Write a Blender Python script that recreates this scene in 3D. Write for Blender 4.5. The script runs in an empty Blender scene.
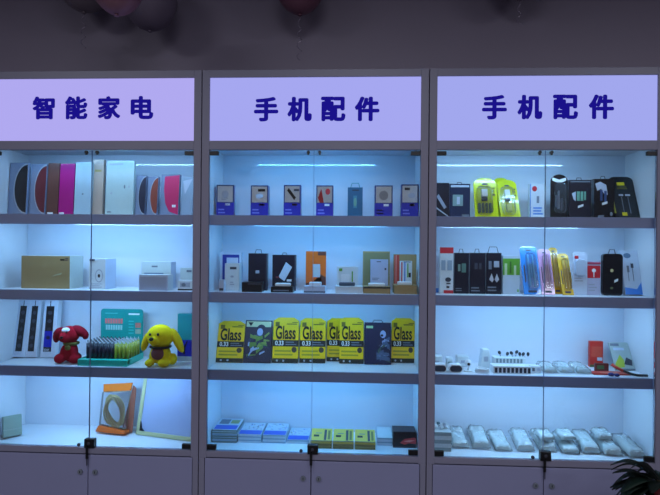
import bpy, bmesh, math, random
from mathutils import Vector, Matrix, Euler
random.seed(7)
SC = bpy.context.scene
COL = SC.collection
PI = math.pi

# ------------------------------------------------------------------ camera
F = 520.0
CAM = Vector((0.6831, -2.2722, 1.5))
YAW, PIT, ROL = -0.0478, 0.0022, 0.0092
FW = Vector((math.sin(YAW)*math.cos(PIT), math.cos(YAW)*math.cos(PIT), math.sin(PIT)))
R0 = Vector((math.cos(YAW), -math.sin(YAW), 0)); U0 = R0.cross(FW)
RT = R0*math.cos(ROL) + U0*math.sin(ROL)
UP = -R0*math.sin(ROL) + U0*math.cos(ROL)
cd = bpy.data.cameras.new('camera'); cam = bpy.data.objects.new('camera', cd); COL.objects.link(cam)
cd.sensor_width = 36; cd.lens = F/660*36; cd.clip_start = .05
m = Matrix((( RT.x, UP.x, -FW.x, CAM.x), (RT.y, UP.y, -FW.y, CAM.y), (RT.z, UP.z, -FW.z, CAM.z), (0, 0, 0, 1)))
cam.matrix_world = m
SC.camera = cam

def ray(px, py): return FW*F + RT*(px-330) - UP*(py-247.5)
def at(px, py, Y):
    d = ray(px, py); t = (Y-CAM.y)/d.y; p = CAM+d*t
    return p.x, p.z
def ground(px, py, z):
    d = ray(px, py); t = (z-CAM.z)/d.z; p = CAM+d*t
    return p.x, p.y

# ------------------------------------------------------------------ materials
def newmat(name):
    mt = bpy.data.materials.new(name); mt.use_nodes = True
    return mt, mt.node_tree.nodes, mt.node_tree.links
def srgb(c):
    return tuple(((v/255)/12.92 if v/255 <= .04045 else (((v/255)+.055)/1.055)**2.4) for v in c)
_mc = {}
def M(c, rough=.45, var=.06, scale=60, metal=0, coat=0, spec=.5, bump=0):
    key = (c, rough, var, scale, metal, coat, spec, bump)
    if key in _mc: return _mc[key]
    mt, n, l = newmat('paint_%02x%02x%02x' % c)
    b = n['Principled BSDF']; lin = srgb(c)
    nz = n.new('ShaderNodeTexNoise'); nz.inputs['Scale'].default_value = scale; nz.inputs['Detail'].default_value = 3
    tc = n.new('ShaderNodeTexCoord'); l.new(tc.outputs['Object'], nz.inputs['Vector'])
    mr = n.new('ShaderNodeMapRange'); l.new(nz.outputs['Fac'], mr.inputs[0])
    mr.inputs[3].default_value = 1-var; mr.inputs[4].default_value = 1+var
    mx = n.new('ShaderNodeVectorMath'); mx.operation = 'SCALE'; mx.inputs[0].default_value = lin
    l.new(mr.outputs[0], mx.inputs['Scale']); l.new(mx.outputs[0], b.inputs['Base Color'])
    b.inputs['Roughness'].default_value = rough; b.inputs['Metallic'].default_value = metal
    b.inputs['Coat Weight'].default_value = coat; b.inputs['Coat Roughness'].default_value = .025; b.inputs['Specular IOR Level'].default_value = spec
    if bump:
        bp = n.new('ShaderNodeBump'); bp.inputs['Strength'].default_value = bump; bp.inputs['Distance'].default_value = .002
        l.new(nz.outputs['Fac'], bp.inputs['Height']); l.new(bp.outputs[0], b.inputs['Normal'])
    _mc[key] = mt
    return mt
def emis(name, c, s):
    mt, n, l = newmat(name)
    n.remove(n['Principled BSDF']); e = n.new('ShaderNodeEmission')
    e.inputs['Color'].default_value = (*c, 1); e.inputs['Strength'].default_value = s
    l.new(e.outputs[0], n['Material Output'].inputs[0]); return mt
def clear(name, tint, refl_rough=.03, body=0.0, body_col=(.8, .85, .9), ior=1.45):
    mt, n, l = newmat(name)
    n.remove(n['Principled BSDF'])
    t = n.new('ShaderNodeBsdfTransparent'); t.inputs[0].default_value = (*tint, 1)
    g = n.new('ShaderNodeBsdfGlossy'); g.inputs['Roughness'].default_value = refl_rough
    fr = n.new('ShaderNodeFresnel'); fr.inputs[0].default_value = ior
    d = n.new('ShaderNodeBsdfDiffuse'); d.inputs[0].default_value = (*body_col, 1)
    m0 = n.new('ShaderNodeMixShader'); m0.inputs[0].default_value = body
    l.new(t.outputs[0], m0.inputs[1]); l.new(d.outputs[0], m0.inputs[2])
    m1 = n.new('ShaderNodeMixShader'); l.new(fr.outputs[0], m1.inputs[0])
    l.new(m0.outputs[0], m1.inputs[1]); l.new(g.outputs[0], m1.inputs[2])
    l.new(m1.outputs[0], n['Material Output'].inputs[0]); return mt

FRAME = M((128, 128, 152), .42, .03, 8)
LIP = M((142, 149, 184), .38, .03, 8)
DOORP = M((136, 139, 176), .4, .03, 6)
INNER = M((226, 229, 236), .5, .02, 5)
BACKP = M((214, 222, 236), .5, .02, 5, coat=1)
GAP_SHADE = M((24, 20, 30), .8)
BLACK = M((14, 15, 20), .35)
BLACKM = M((20, 22, 30), .3, metal=.6)
NAVYB = M((16, 20, 38), .3, coat=.3)
WHITE = M((232, 236, 240), .4)
OFFW = M((212, 220, 224), .45)
PALE = M((190, 202, 222), .45)
LGREY = M((165, 172, 186), .5)
GREY = M((110, 118, 132), .5)
DGREY = M((58, 62, 76), .5)
BLUE = M((24, 34, 165), .35)
SKYB = M((60, 130, 215), .4)
KRAFT = M((166, 140, 92), .6, .1, 90)
YEL = M((228, 222, 20), .32)
YEL2 = M((222, 205, 30), .4)
GREEN = M((96, 160, 50), .45)
RED = M((200, 36, 50), .4)
ORANGE = M((228, 104, 30), .4)
TEAL = M((16, 150, 145), .35)
SILVER = M((186, 192, 204), .3, metal=.5)
INKE = emis('backlit_letter', (.010, .006, .25), 1)
CLEARP = clear('clear_plastic', (.985, .99, 1), .08, .03)
BAG = clear('milky_bag_film', (.96, .98, .98), .12, .28, (.90, .95, .97))
GLASS = clear('door_glass', (.965, .985, .99), .0, .0, ior=1.5)

# ------------------------------------------------------------------ mesh builder
class MB:
    def __init__(s): s.bm = bmesh.new(); s.mats = []
    def mi(s, mat):
        if mat not in s.mats: s.mats.append(mat)
        return s.mats.index(mat)
    def _tag(s, faces, mat, smooth=False):
        i = s.mi(mat)
        for f in faces: f.material_index = i; f.smooth = smooth
    def box(s, x0, x1, y0, y1, z0, z1, mat, rot=None, piv=None, sides=None):
        v = [s.bm.verts.new((x, y, z)) for x in (x0, x1) for y in (y0, y1) for z in (z0, z1)]
        q = [(0, 1, 3, 2), (4, 6, 7, 5), (0, 4, 5, 1), (2, 3, 7, 6), (0, 2, 6, 4), (1, 5, 7, 3)]  # -x +x -y +y -z +z
        fs = [s.bm.faces.new([v[i] for i in f]) for f in q]
        s._tag(fs, mat)
        if sides:
            for k, mm in sides.items(): fs[k].material_index = s.mi(mm)
        if rot is not None:
            p = Vector(piv if piv else ((x0+x1)/2, (y0+y1)/2, (z0+z1)/2)); Rm = Euler(rot).to_matrix()
            for w in v: w.co = Rm @ (w.co-p) + p
        return s
    def prism(s, pts, y0, y1, mat, side=None, smooth=False):
        a = [s.bm.verts.new((x, y0, z)) for x, z in pts]; b = [s.bm.verts.new((x, y1, z)) for x, z in pts]
        n = len(pts)
        ar = sum(pts[i][0]*pts[(i+1) % n][1]-pts[(i+1) % n][0]*pts[i][1] for i in range(n))
        fs = [s.bm.faces.new(a if ar > 0 else a[::-1]), s.bm.faces.new(b[::-1] if ar > 0 else b)]
        s._tag(fs, mat)
        sf = []
        for i in range(n):
            j = (i+1) % n
            q = (a[i], b[i], b[j], a[j]) if ar > 0 else (a[i], a[j], b[j], b[i])
            sf.append(s.bm.faces.new(q))
        s._tag(sf, side or mat, smooth); return s
    def ell(s, c, r, mat, rot=(0, 0, 0), seg=20, ring=12):
        g = bmesh.ops.create_uvsphere(s.bm, u_segments=seg, v_segments=ring, radius=1,
            matrix=Matrix.Translation(c) @ Euler(rot).to_matrix().to_4x4() @ Matrix.Diagonal((*r, 1)))
        fs = {f for v in g['verts'] for f in v.link_faces}
        s._tag(fs, mat, True); return s
    def cyl(s, p0, p1, r0, mat, r1=None, n=14):
        p0 = Vector(p0); p1 = Vector(p1); r1 = r0 if r1 is None else r1; d = p1-p0
        q = d.to_track_quat('Z', 'Y').to_matrix()
        a = []; b = []
        for i in range(n):
            t = 2*PI*i/n; o = q @ Vector((math.cos(t), math.sin(t), 0))
            a.append(s.bm.verts.new(p0+o*r0)); b.append(s.bm.verts.new(p1+o*r1))
        s._tag([s.bm.faces.new(a[::-1]), s.bm.faces.new(b)], mat)
        s._tag([s.bm.faces.new((a[i], a[(i+1) % n], b[(i+1) % n], b[i])) for i in range(n)], mat, True); return s
    def tube(s, pts, r, mat, n=8, closed=False):
        pts = [Vector(p) for p in pts]; rings = []; N = len(pts)
        ref = Vector((0.13, .21, 1)).normalized()
        for i, p in enumerate(pts):
            if closed: d = pts[(i+1) % N]-pts[i-1]
            else: d = pts[min(i+1, N-1)]-pts[max(i-1, 0)]
            d.normalize(); u = d.cross(ref)
            if u.length < .05: u = d.cross(Vector((1, 0, 0)))
            u.normalize(); w = d.cross(u); rr = r(i/(N-1)) if callable(r) else r
            rings.append([s.bm.verts.new(p+(u*math.cos(2*PI*k/n)+w*math.sin(2*PI*k/n))*rr) for k in range(n)])
        fs = []
        for i in range(N if closed else N-1):
            A, B = rings[i], rings[(i+1) % N]
            for k in range(n): fs.append(s.bm.faces.new((A[k], A[(k+1) % n], B[(k+1) % n], B[k])))
        s._tag(fs, mat, True)
        if not closed: s._tag([s.bm.faces.new(rings[0][::-1]), s.bm.faces.new(rings[-1])], mat)
        return s
    def text(s, t, cx, y, z, size, mat, sx=1, bold=0.0, depth=.0006, align='CENTER', shear=0):
        c = bpy.data.curves.new('lettering', 'FONT'); c.body = t; c.size = size; c.align_x = align
        c.extrude = depth/2; c.offset = bold; c.shear = shear; c.resolution_u = 3
        o = bpy.data.objects.new('lettering', c); COL.objects.link(o)
        bpy.context.view_layer.update()
        dg = bpy.context.evaluated_depsgraph_get()
        me = bpy.data.meshes.new_from_object(o.evaluated_get(dg))
        i = s.mi(mat); vs = []
        for v in me.vertices: vs.append(s.bm.verts.new((cx+v.co.x*sx, y-v.co.z, z+v.co.y)))
        for p in me.polygons:
            try: f = s.bm.faces.new([vs[k] for k in p.vertices]); f.material_index = i
            except ValueError: pass
        bpy.data.objects.remove(o); bpy.data.curves.remove(c); bpy.data.meshes.remove(me)
        return s
    def obj(s, name, parent=None, bevel=0, loc=None, fix=True):
        if fix: bmesh.ops.recalc_face_normals(s.bm, faces=s.bm.faces)
        me = bpy.data.meshes.new(name); s.bm.to_mesh(me); s.bm.free()
        for mt in s.mats: me.materials.append(mt)
        o = bpy.data.objects.new(name, me); COL.objects.link(o)
        if parent: o.parent = parent
        if loc: o.location = loc
        if bevel:
            b = o.modifiers.new('bevel', 'BEVEL'); b.width = bevel; b.segments = 2; b.limit_method = 'ANGLE'; b.angle_limit = math.radians(50)
        return o

def tag(o, label, cat, group=None):
    o['label'] = label; o['category'] = cat
    if group: o['group'] = group
    return o
def thing(name, label, cat, loc=(0, 0, 0), rot=(0, 0, 0), group=None):
    o = bpy.data.objects.new(name, None); COL.objects.link(o); o.empty_display_size = .02
    o.location = loc; o.rotation_euler = rot
    return tag(o, label, cat, group)
def struct(o): o['kind'] = 'structure'; return o

# ------------------------------------------------------------------ levels
ZT, ZS1, ZS0, ZO = 2.286, 2.253, 1.973, 1.933     # top, sign top/bottom, opening top
SH = [1.6462, 1.3003, .9531]                      # shelf tops
ZB, ZL = .600, .574                               # deck top, cupboard door top
YB = .285                                         # face of the back panel
YL = .03                                          # face of the shelf lips
D1, D2, D3, D0 = SH[0], SH[1], SH[2], ZB

# ------------------------------------------------------------------ the room
b = MB(); b.box(-3.5, 5, -5.5, .36, -.05, 0, M((90, 86, 92), .35, .1, 3)); struct(b.obj('floor'))
b = MB(); b.box(-3.5, 5, .34, .44, 0, 3.05, M((142, 134, 156), .5, .06, 2, bump=.05)); struct(b.obj('wall_back'))
b = MB(); b.box(-3.5, 5, -5.5, .44, 3.05, 3.1, M((150, 145, 150), .7)); struct(b.obj('ceiling'))
PAINT = M((112, 108, 116), .6, .05, 2)
b = MB(); b.box(-3.6, -3.5, -5.5, .44, 0, 3.05, PAINT); struct(b.obj('wall_left'))
b = MB(); b.box(5, 5.1, -5.5, .44, 0, 3.05, PAINT); struct(b.obj('wall_right'))
b = MB(); b.box(-3.6, 5.1, -5.6, -5.5, 0, 3.05, PAINT); struct(b.obj('wall_front'))

# ------------------------------------------------------------------ cabinets
LED = emis('led_dots', (.75, .92, 1), 22)
LS = [(.14, .93), (.15, .79), (.05, .77)]
def sign_mat(c, s): return emis('sign_glow', c, s)
CABS = [(-1, '智能家电', (32.5, 154), 'left'), (0, '手机配件', (254, 380), 'middle'), (1, '手机配件', (482, 614.5), 'right')]
SIGNC = [(.46, .42, .92), (.40, .41, .92), (.38, .41, .90)]
LEDC = [(.26, .60, 1.0), (.10, .50, 1.0), (.29, .63, 1.0)]
LEDP = [[1.4, 2.1, 1.65, 2.0], [1.35, 1.6, 1.4, 1.75], [1.5, 1.4, 1.85, 1.7]]
def sign_character(ch, mat, x0, x1, z0, z1, y, bold, parent):
    """one heavy character filling x0..x1, z0..z1: the outline struck several times side by side for weight"""
    b = MB(); k = 0
    for dx, dz in ((0, 0), (1, 0), (-1, 0), (0, 1), (0, -1), (.7, .7), (-.7, .7), (.7, -.7), (-.7, -.7), (.5, 0), (-.5, 0)):
        n0 = len(b.bm.verts)
        b.text(ch, 0, 0, 0, 1, mat, 1, 0, .0008, align='LEFT')
        b.bm.verts.ensure_lookup_table(); new = b.bm.verts[n0:]
        xa_, xb_ = min(v.co.x for v in new), max(v.co.x for v in new); za_, zb_ = min(v.co.z for v in new), max(v.co.z for v in new)
        for v in new:
            v.co.x = x0+bold+(v.co.x-xa_)/(xb_-xa_)*(x1-x0-2*bold)+dx*bold
            v.co.z = z0+bold*.8+(v.co.z-za_)/(zb_-za_)*(z1-z0-1.6*bold)+dz*bold*.8
            v.co.y += y-.00003*k
        k += 1
    return b.obj('sign_character', parent, fix=False)
for ci, (X0, word, tx, nm) in enumerate(CABS):
    a, e = X0+.002, X0+.998; mid = X0+.5
    root = thing('display_cabinet',
        {'left': 'leftmost grey shop cabinet, its lit sign starting with 智, glass doors over cupboards',
         'middle': 'middle grey shop cabinet of the three, lit 手机配件 sign, bluest glowing shelves',
         'right': 'rightmost grey shop cabinet, lit 手机配件 sign, dark plant before its lower corner'}[nm],
        'display cabinet', (mid, 0, 0), group='lit display cabinets in a row')
    L = lambda v: v-mid
    b = MB()
    st = .033
    for (p, q) in ((a, a+st), (e-st, e)): b.box(L(p), L(q), 0, .022, ZL-.004, ZT, FRAME)
    for (p, q) in ((a, a+.018), (e-.018, e)): b.box(L(p), L(q), .0222, .32, .0, ZT, FRAME)
    for (p, q) in ((a, a+.024), (e-.024, e)): b.box(L(p), L(q), 0, .022, .0, ZL-.0042, FRAME)
    b.box(L(a+st), L(e-st), 0, .022, ZS1, ZT, FRAME)                 # top rail
    b.box(L(a+st), L(e-st), 0, .022, ZO, ZS0, FRAME)                 # rail under the sign
    b.box(L(a+st), L(e-st), 0, .022, ZL, ZB, FRAME)                  # rail under the glass
    b.box(L(a+.0182), L(e-.0182), .0222, .32, ZT-.02, ZT, FRAME)
    b.box(L(a+.0182), L(e-.0182), .0222, .32, .06, .08, FRAME)
    b.box(L(a+.0182), L(e-.0182), .03, .05, 0, .06, GREY)
    b.obj('frame', root, .0012)
    # inside lining: back, sides, deck, roof
    b = MB(); b.box(L(a+.0185), L(e-.0185), YB, YB+.012, .082, ZT-.022, BACKP); b.obj('back_panel', root)
    for (p, q) in ((a+.0185, a+.0245), (e-.0245, e-.0185)):
        b = MB(); b.box(L(p), L(q), .0235, YB-.0005, ZB+.0005, ZO+.025, INNER); b.obj('side_lining', root)
    b = MB(); b.box(L(a+.0185), L(e-.0185), .0225, YB-.0005, ZB-.018, ZB, INNER); b.obj('deck', root)
    b = MB(); b.box(L(a+.0185), L(e-.0185), .0225, YB-.0005, ZO+.026, ZO+.036, INNER); b.obj('roof_panel', root)
    for si, z in enumerate(SH):
        b = MB(); b.box(L(a+.025), L(e-.025), YL, YL+.012, z-.046, z, LIP)
        b.box(L(a+.025), L(e-.025), YL+.0122, YB-.001, z-.018, z, INNER)
        b.obj('shelf', root, .0008)
    # lamps under the roof panel and under each shelf, tucked behind the lip
    for si, z in enumerate([ZO+.0255]+[s-.0185 for s in SH]):
        y0 = .027 if si == 0 else YL+.014
        s0, s1 = LS[ci] if si == 0 else (.14, .86)
        b = MB(); b.box(L(X0+s0), L(X0+s1), y0, y0+.010, z-.004, z-.0005, WHITE)
        k = 44
        for j in range(k):
            x = L(X0+s0)+(s1-s0)*(j+.5)/k
            b.box(x-.004, x+.004, y0+.002, y0+.008, z-.0052, z-.0041, LED)
        b.obj('led_strip', root)
        ld = bpy.data.lights.new('strip_light', 'AREA'); ld.shape = 'RECTANGLE'; ld.size = s1-s0; ld.size_y = .012
        ld.energy = LEDP[ci][si]; ld.color = LEDC[ci]
        lo = bpy.data.objects.new('strip_light', ld); COL.objects.link(lo); lo.parent = root
        lo.location = ((s0+s1)/2-.5, y0+.012, z-.008); lo.rotation_euler = (math.radians(18), 0, 0)
    # light box sign
    b = MB(); b.box(L(a+st+.0005), L(e-st-.0005), .006, .016, ZS0+.0005, ZS1-.0005, sign_mat(SIGNC[ci], .95))
    sg = b.obj('sign_panel', root)
    zt = [at(tx[0], y, .005)[1] for y in ((96.5, 97, 95)[ci], (119.5, 121.5, 119.5)[ci])]
    xa = at(tx[0], 108, .005)[0]; xb = at(tx[1]-.5, 108, .005)[0]
    chw = (zt[0]-zt[1])*1.0
    for q_, ch in enumerate(word):
        cx0 = L(xa)+(L(xb)-L(xa)-chw)*q_/3
        sign_character(ch, INKE, cx0, cx0+chw, zt[1], zt[0], .0046, .048*chw, sg)
    # glass doors
    for sgn in (-1, 1):
        x_in = mid+sgn*.0012; x_out = (a+st+.0015) if sgn < 0 else (e-st-.0015)
        b = MB(); b.box(L(min(x_in, x_out)), L(max(x_in, x_out)), .008, .0125, ZB+.004, ZO-.002, GLASS)
        b.box(L(x_in)-.0004, L(x_in)+.0004, .0079, .0126, ZB+.004, ZO-.002, M((110, 130, 165), .3))
        gd = b.obj('glass_door', root)
        for zz in (ZO-.0055, ZB+.0045):
            b = MB(); xx = L(x_out); q0, q1 = (xx, xx+.040) if sgn < 0 else (xx-.040, xx)
            zc = (zz-.018, zz) if zz > 1 else (zz, zz+.022)
            b.box(q0, q1, .003, .0175, zc[0], zc[1], BLACK)
            b.obj('hinge', gd, .0015)
        b = MB(); x = L(mid)+sgn*.025; b.cyl((x, .002, ZO-.010), (x, .014, ZO-.010), .007, BLACK)
        b.box(x-.004, x+.004, .004, .010, ZO-.022, ZO-.006, BLACK); b.obj('latch', gd)
    b = MB(); b.box(-.016, .030, -.006, .018, ZB-.0, ZB+.040, BLACK); b.cyl((.006, -.010, ZB+.022), (.006, -.006, ZB+.022), .007, DGREY)
    lk = b.obj('lock', root, .003)
    b = MB(); b.cyl((.002, -.014, ZB+.012), (.002, -.008, ZB+.012), .004, BLACKM); b.box(-.005, .006, -.013, -.009, ZB-.045, ZB+.010, BLACK); b.box(-.001, .003, -.013, -.010, ZB-.075, ZB-.045, BLACK)
    b.obj('key', lk, .001)
    b = MB(); b.cyl((-.045, .002, ZB+.011), (-.045, .0075, ZB+.011), .0075, DGREY); b.obj('door_stop', root)
    # cupboard doors
    for sgn in (-1, 1):
        x0, x1 = (a+.0265, mid-.0018) if sgn < 0 else (mid+.0018, e-.0265)
        b = MB(); b.box(L(x0), L(x1), .001, .019, .084, ZL-.006, DOORP); dd = b.obj('cupboard_door', root, .0015)
        b = MB(); x = sgn*.034; z = at(330+ (0), 479, 0)[1]
        b.cyl((x, -.006, z), (x, .001, z), .011, GREY); b.box(x-.0015, x+.0015, -.0068, -.006, z-.005, z+.005, BLACK)
        b.obj('keyhole', dd)
    b = MB(); b.box(L(a+.0185), L(e-.0185), .0195, .0215, .081, ZL-.001, GAP_SHADE); b.obj('door_gap_shade', root)  # dark sheet painting the shade seen through the door gaps

# ------------------------------------------------------------------ goods
def outline(w, h, top, r=None):
    hw = w/2
    if top == 'flat': return [(-hw, 0), (hw, 0), (hw, h), (-hw, h)]
    if top == 'arch':
        pts = [(-hw, 0), (hw, 0)]; r = r or w*.42
        for k in range(9):
            t = k/8*PI/2; pts.append((hw-r+r*math.cos(t), h-r*.75+r*.75*math.sin(t)))
        for k in range(9):
            t = PI/2+k/8*PI/2; pts.append((-hw+r+r*math.cos(t), h-r*.75+r*.75*math.sin(t)))
        return pts
    if top == 'round':
        r = r or w*.16; pts = []
        for cx, cz, t0 in ((hw-r, r, -PI/2), (hw-r, h-r, 0), (-hw+r, h-r, PI/2), (-hw+r, r, PI)):
            for k in range(6):
                t = t0+k/5*PI/2; pts.append((cx+r*math.cos(t), cz+r*math.sin(t)))
        return pts
    if top == 'tab':      # gabled header
        return [(-hw, 0), (hw, 0), (hw, h*.93), (hw*.62, h), (-hw*.62, h), (-hw, h*.93)]

def decorate(b, decor, w, h, y):
    """printed marks, a few of them painted light: thin plates on the front face, u to the right, v upward, in fractions"""
    for k, d in enumerate(decor):
        yy = y-.0004*(k % 4+1)
        t = d[0]
        if t == 'r':
            _, u0, v0, u1, v1, mt = d; b.box((u0-.5)*w, (u1-.5)*w, yy, y, v0*h, v1*h, mt)
        elif t == 'p': b.prism([((u-.5)*w, v*h) for u, v in d[1]], yy, y, d[2])
        elif t == 'e':
            _, u, v, ru, rv, mt = d
            b.prism([((u-.5+ru*math.cos(q*PI/9))*w, (v+rv*math.sin(q*PI/9))*h) for q in range(18)], yy, y, mt)
        elif t == 't':
            _, s_, u, v, hh, mt, sx, bold = d
            b.text(s_, (u-.5)*w, y-.0012, v*h, hh*h, mt, sx*(w/h)/.60, bold)
        elif t == 'l':      # rows of small print
            _, u0, v0, u1, v1, n_, mt = d
            rnd = random.Random(int(u0*97+v0*991+n_))
            for i in range(n_):
                v = v0+(v1-v0)*(i+.5)/n_; ue = u1-(u1-u0)*rnd.uniform(0, .35)
                b.box((u0-.5)*w, (ue-.5)*w, yy, y, (v-.22*(v1-v0)/n_)*h, (v+.22*(v1-v0)/n_)*h, mt)

def spot(p0, p1, yt, Y, z, yb, Ytop=None):
    """size and place of something whose front face is seen from column p0 to p1, top at row yt, standing on level z at depth Y"""
    if yb is not None: Y = min(max(ground((p0+p1)/2, yb, z)[1], .046), .25)
    ym = (yt+250)/2
    Yt = Y if Ytop is None else Ytop; Yc = (Y+Yt)/2
    x0 = at(p0, ym, Yc)[0]; x1 = at(p1, ym, Yc)[0]
    zt = at((p0+p1)/2, yt, Yt)[1]
    h = math.hypot(zt-z, Yt-Y); th = math.atan2(Yt-Y, zt-z)
    return (x0+x1)/2, Y, x1-x0, h, th

X_BACK = .062
def pack(name, label, cat, p0, p1, yt, z, t, body, decor=(), Y=.1, yb=None, yaw=0, Ytop=None, top='flat', side=None, group=None,
         tab=None, blister=None, window=None, r=None, roll=0, right=None):
    if z == D1: Y += .045; Ytop = Ytop and Ytop+.045
    elif z == D2 and yb is None and X_BACK < Y < .145: Y += .03; Ytop = Ytop and Ytop+.03
    x, Y, w, h, th = spot(p0, p1, yt, Y, z, yb, Ytop)
    if yaw: w = max(.3*w, (w-t*abs(math.sin(yaw)))/math.cos(yaw))
    cab = math.floor(x); x = min(max(x, cab+.0275+w/2), cab+.9725-w/2)
    o_ = outline(w, h, top, r)
    # origin on the level, at the back bottom edge when leaning
    b = MB()
    y0, y1 = (-t, 0) if th > 1e-3 else (0, t)
    if top == 'flat':
        b.box(-w/2, w/2, y0, y1, 0, h, body, sides=({0: side or body, 1: right or side or body, 5: side or body} if (side or right) else None))
    else: b.prism(o_, y0, y1, body, side)
    decorate(b, decor, w, h, y0)
    parts = bool(tab or blister or window)
    Yo = Y+t*math.cos(th) if th > 1e-3 else Y
    loc = (x, Yo, z+.0006+abs(math.sin(roll))*w/2); rot = (-th, roll, yaw)
    if not parts:
        o = b.obj(name, bevel=.0009); o.location = loc; o.rotation_euler = rot; tag(o, label, cat, group); return o
    root = thing(name, label, cat, loc, rot, group)
    b.obj('carton' if not blister else 'backing_card', root, .0009)
    if tab:
        hb = MB(); c, tw, tz = tab
        pts = [(-tw*w/2, h), (-tw*w/2*.7, h+tz), (tw*w/2*.7, h+tz), (tw*w/2, h)]
        hb.tube([(px, (y0+y1)/2, pz-.001) for px, pz in pts], .0016, c, 6); hb.obj('hang_tab', root)
    if blister:
        u0, v0, u1, v1, dep, mt, inner = blister
        bb = MB()
        ww, hh = (u1-u0)*w, (v1-v0)*h; cx = (u0+u1-1)/2*w
        pts = [(cx+px, v0*h+pz) for px, pz in outline(ww, hh, 'round', min(ww, hh)*.3)]
        bb.prism(pts, y0-dep, y0-.0008, mt); bb.obj('blister', root, .002)
        if inner:
            ib = MB()
            for (a0, c0, a1, c1, im) in inner:
                ib.box(cx+(a0-.5)*ww, cx+(a1-.5)*ww, y0-dep*.8, y0-.001, v0*h+c0*hh, v0*h+c1*hh, im)
            ib.obj('product', root, .002)
    if window:
        u0, v0, u1, v1, mt = window
        wb = MB(); wb.box((u0-.5)*w, (u1-.5)*w, y0-.0012, y0-.0002, v0*h, v1*h, mt); wb.obj('clear_window', root)
    return root

# ---- left cabinet, top shelf: boxed folio cases standing like books
def half_moon(col, u0=.32, uc=1.0, rv=.46, vc=.50):
    pts = [(uc, vc-rv)]
    for k in range(13):
        t = -PI/2-k/12*PI; pts.append((uc+(uc-u0)*math.cos(t), vc+rv*math.sin(t)))
    edge = [(uc, vc-rv-.03)]
    for k in range(13):
        t = -PI/2-k/12*PI; edge.append((uc+(uc-u0+.06)*math.cos(t), vc+(rv+.03)*math.sin(t)))
    return [('p', edge, LGREY), ('p', pts, col)]
SLATE = M((130, 144, 172), .12, coat=.6)
CASES = [
 (8.5, 27, 163, SLATE, half_moon(BLACK), 'tablet_case', 'slate boxed case with tall black half-moon, first from left on top shelf', .05),
 (29.3, 46.5, 164.5, SLATE, half_moon(M((110, 44, 52), .3)), 'tablet_case', 'slate boxed case with a dark red half-moon beside the brown case', .06),
 (47, 58.5, 163.5, M((104, 64, 58), .3, coat=.4), [('r', .1, .02, .6, .05, WHITE)], 'tablet_case', 'plain brown case between the red half-moon case and the magenta case', .06),
 (59, 74, 164, M((176, 28, 124), .25, coat=.4), [('r', .06, .02, .4, .05, WHITE)], 'tablet_case', 'bright magenta case upright on the top left shelf', .06),
 (74.5, 91, 162.5, M((176, 200, 214), .2, coat=.5), [('r', .45, .38, .55, .41, GREY)], 'tablet_case', 'pale ice-blue slim box between magenta case and the tan case', .05),
 (92, 103, 160, M((188, 166, 152), .3), [('r', .2, .78, .8, .82, M((170, 150, 90), .4))], 'tablet_case', 'narrow tan boxed case behind the meeting glass door edges', .07),
 (105.5, 133.5, 161, M((186, 206, 206), .25, coat=.4), [('e', .68, .52, .03, .035, GREY), ('e', .84, .52, .025, .02, LGREY), ('e', .2, .4, .03, .02, LGREY), ('r', .08, .05, .22, .07, GREY), ('r', .1, .92, .6, .95, LGREY)], 'tablet_case', 'widest pale white box on the top left shelf', .05),
 (135.5, 146, 176, SLATE, half_moon(M((34, 40, 62), .3), .3), 'tablet_case', 'short slate box with small navy half-moon', .06),
 (147, 158, 177, SLATE, half_moon(M((140, 60, 48), .3), .3), 'tablet_case', 'short slate box with small rust-brown half-moon', .06),
 (160, 179.5, 175, SLATE, [('p', [(.2, .95), (1, .98), (1, .02), (.5, .1), (.28, .3), (.18, .6)], M((206, 34, 100), .3)), ('r', .66, .2, .86, .26, WHITE)], 'tablet_case', 'short slate box with large hot pink panel', .06),
 (181, 193.5, 177.5, M((160, 182, 205), .15, coat=.6), [('p', [(.1, .9), (.9, .95), (.3, .55)], PALE)], 'tablet_case', 'small pale silver box at the right end of the top left shelf', .06)]
for (p0, p1, yt, mt, dec, nm, lab, yy) in CASES:
    pack(nm, lab, 'case', p0, p1, yt, D1, .02, mt, dec, Y=yy+.03, group='boxed cases on the top left shelf', yaw=math.radians(-7) if 10 < p0 < 30 or p0 > 134 else math.radians(-2), Ytop=yy+.03+.016)

# ---- left cabinet, second shelf
pack('storage_carton', 'wide olive-brown kraft carton on the second left shelf', 'box', 21.5, 70, 256, D2, .12,
     M((158, 136, 92), .55, .08, 30), [('r', .8, .86, .89, .91, BLACK), ('l', .9, .85, .97, .95, 2, DGREY), ('p', [(.62, .37), (.82, .43), (.84, .49), (.7, .43)], M((176, 176, 140), .5))], Y=.07, side=M((190, 196, 186), .5))
b = pack('gadget_box', 'slim white box printed with a round camera icon, beside the kraft carton', 'box', 89, 105.5, 259, D2, .11, OFFW,
     [('e', .62, .44, .24, .22, LGREY), ('e', .62, .44, .20, .18, OFFW), ('e', .62, .44, .07, .06, BLACK), ('r', .05, .93, .35, .99, DGREY), ('l', .15, .04, .8, .2, 3, LGREY)], Y=.07, side=PALE)
pack('gadget_box', 'large pale white box standing behind a lower white box', 'box', 141.5, 171, 262, D2, .07, M((196, 208, 208), .45), [('r', .35, .8, .55, .86, GREY), ('r', .1, .5, .75, .6, M((120, 140, 160), .4))], Y=.16, side=PALE)
pack('gadget_box', 'low white framed box in front of the large pale box', 'box', 139, 168, 275, D2, .07, PALE, [('r', .04, .06, .96, .86, M((168, 176, 196), .45))], Y=.06, side=OFFW)
pack('gadget_box', 'small pale upright box at the right end, behind a lower speaker box', 'box', 180.5, 193, 268, D2, .03, M((192, 206, 208), .45), [('r', .5, .8, .9, .9, GREY)], Y=.15)
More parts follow.
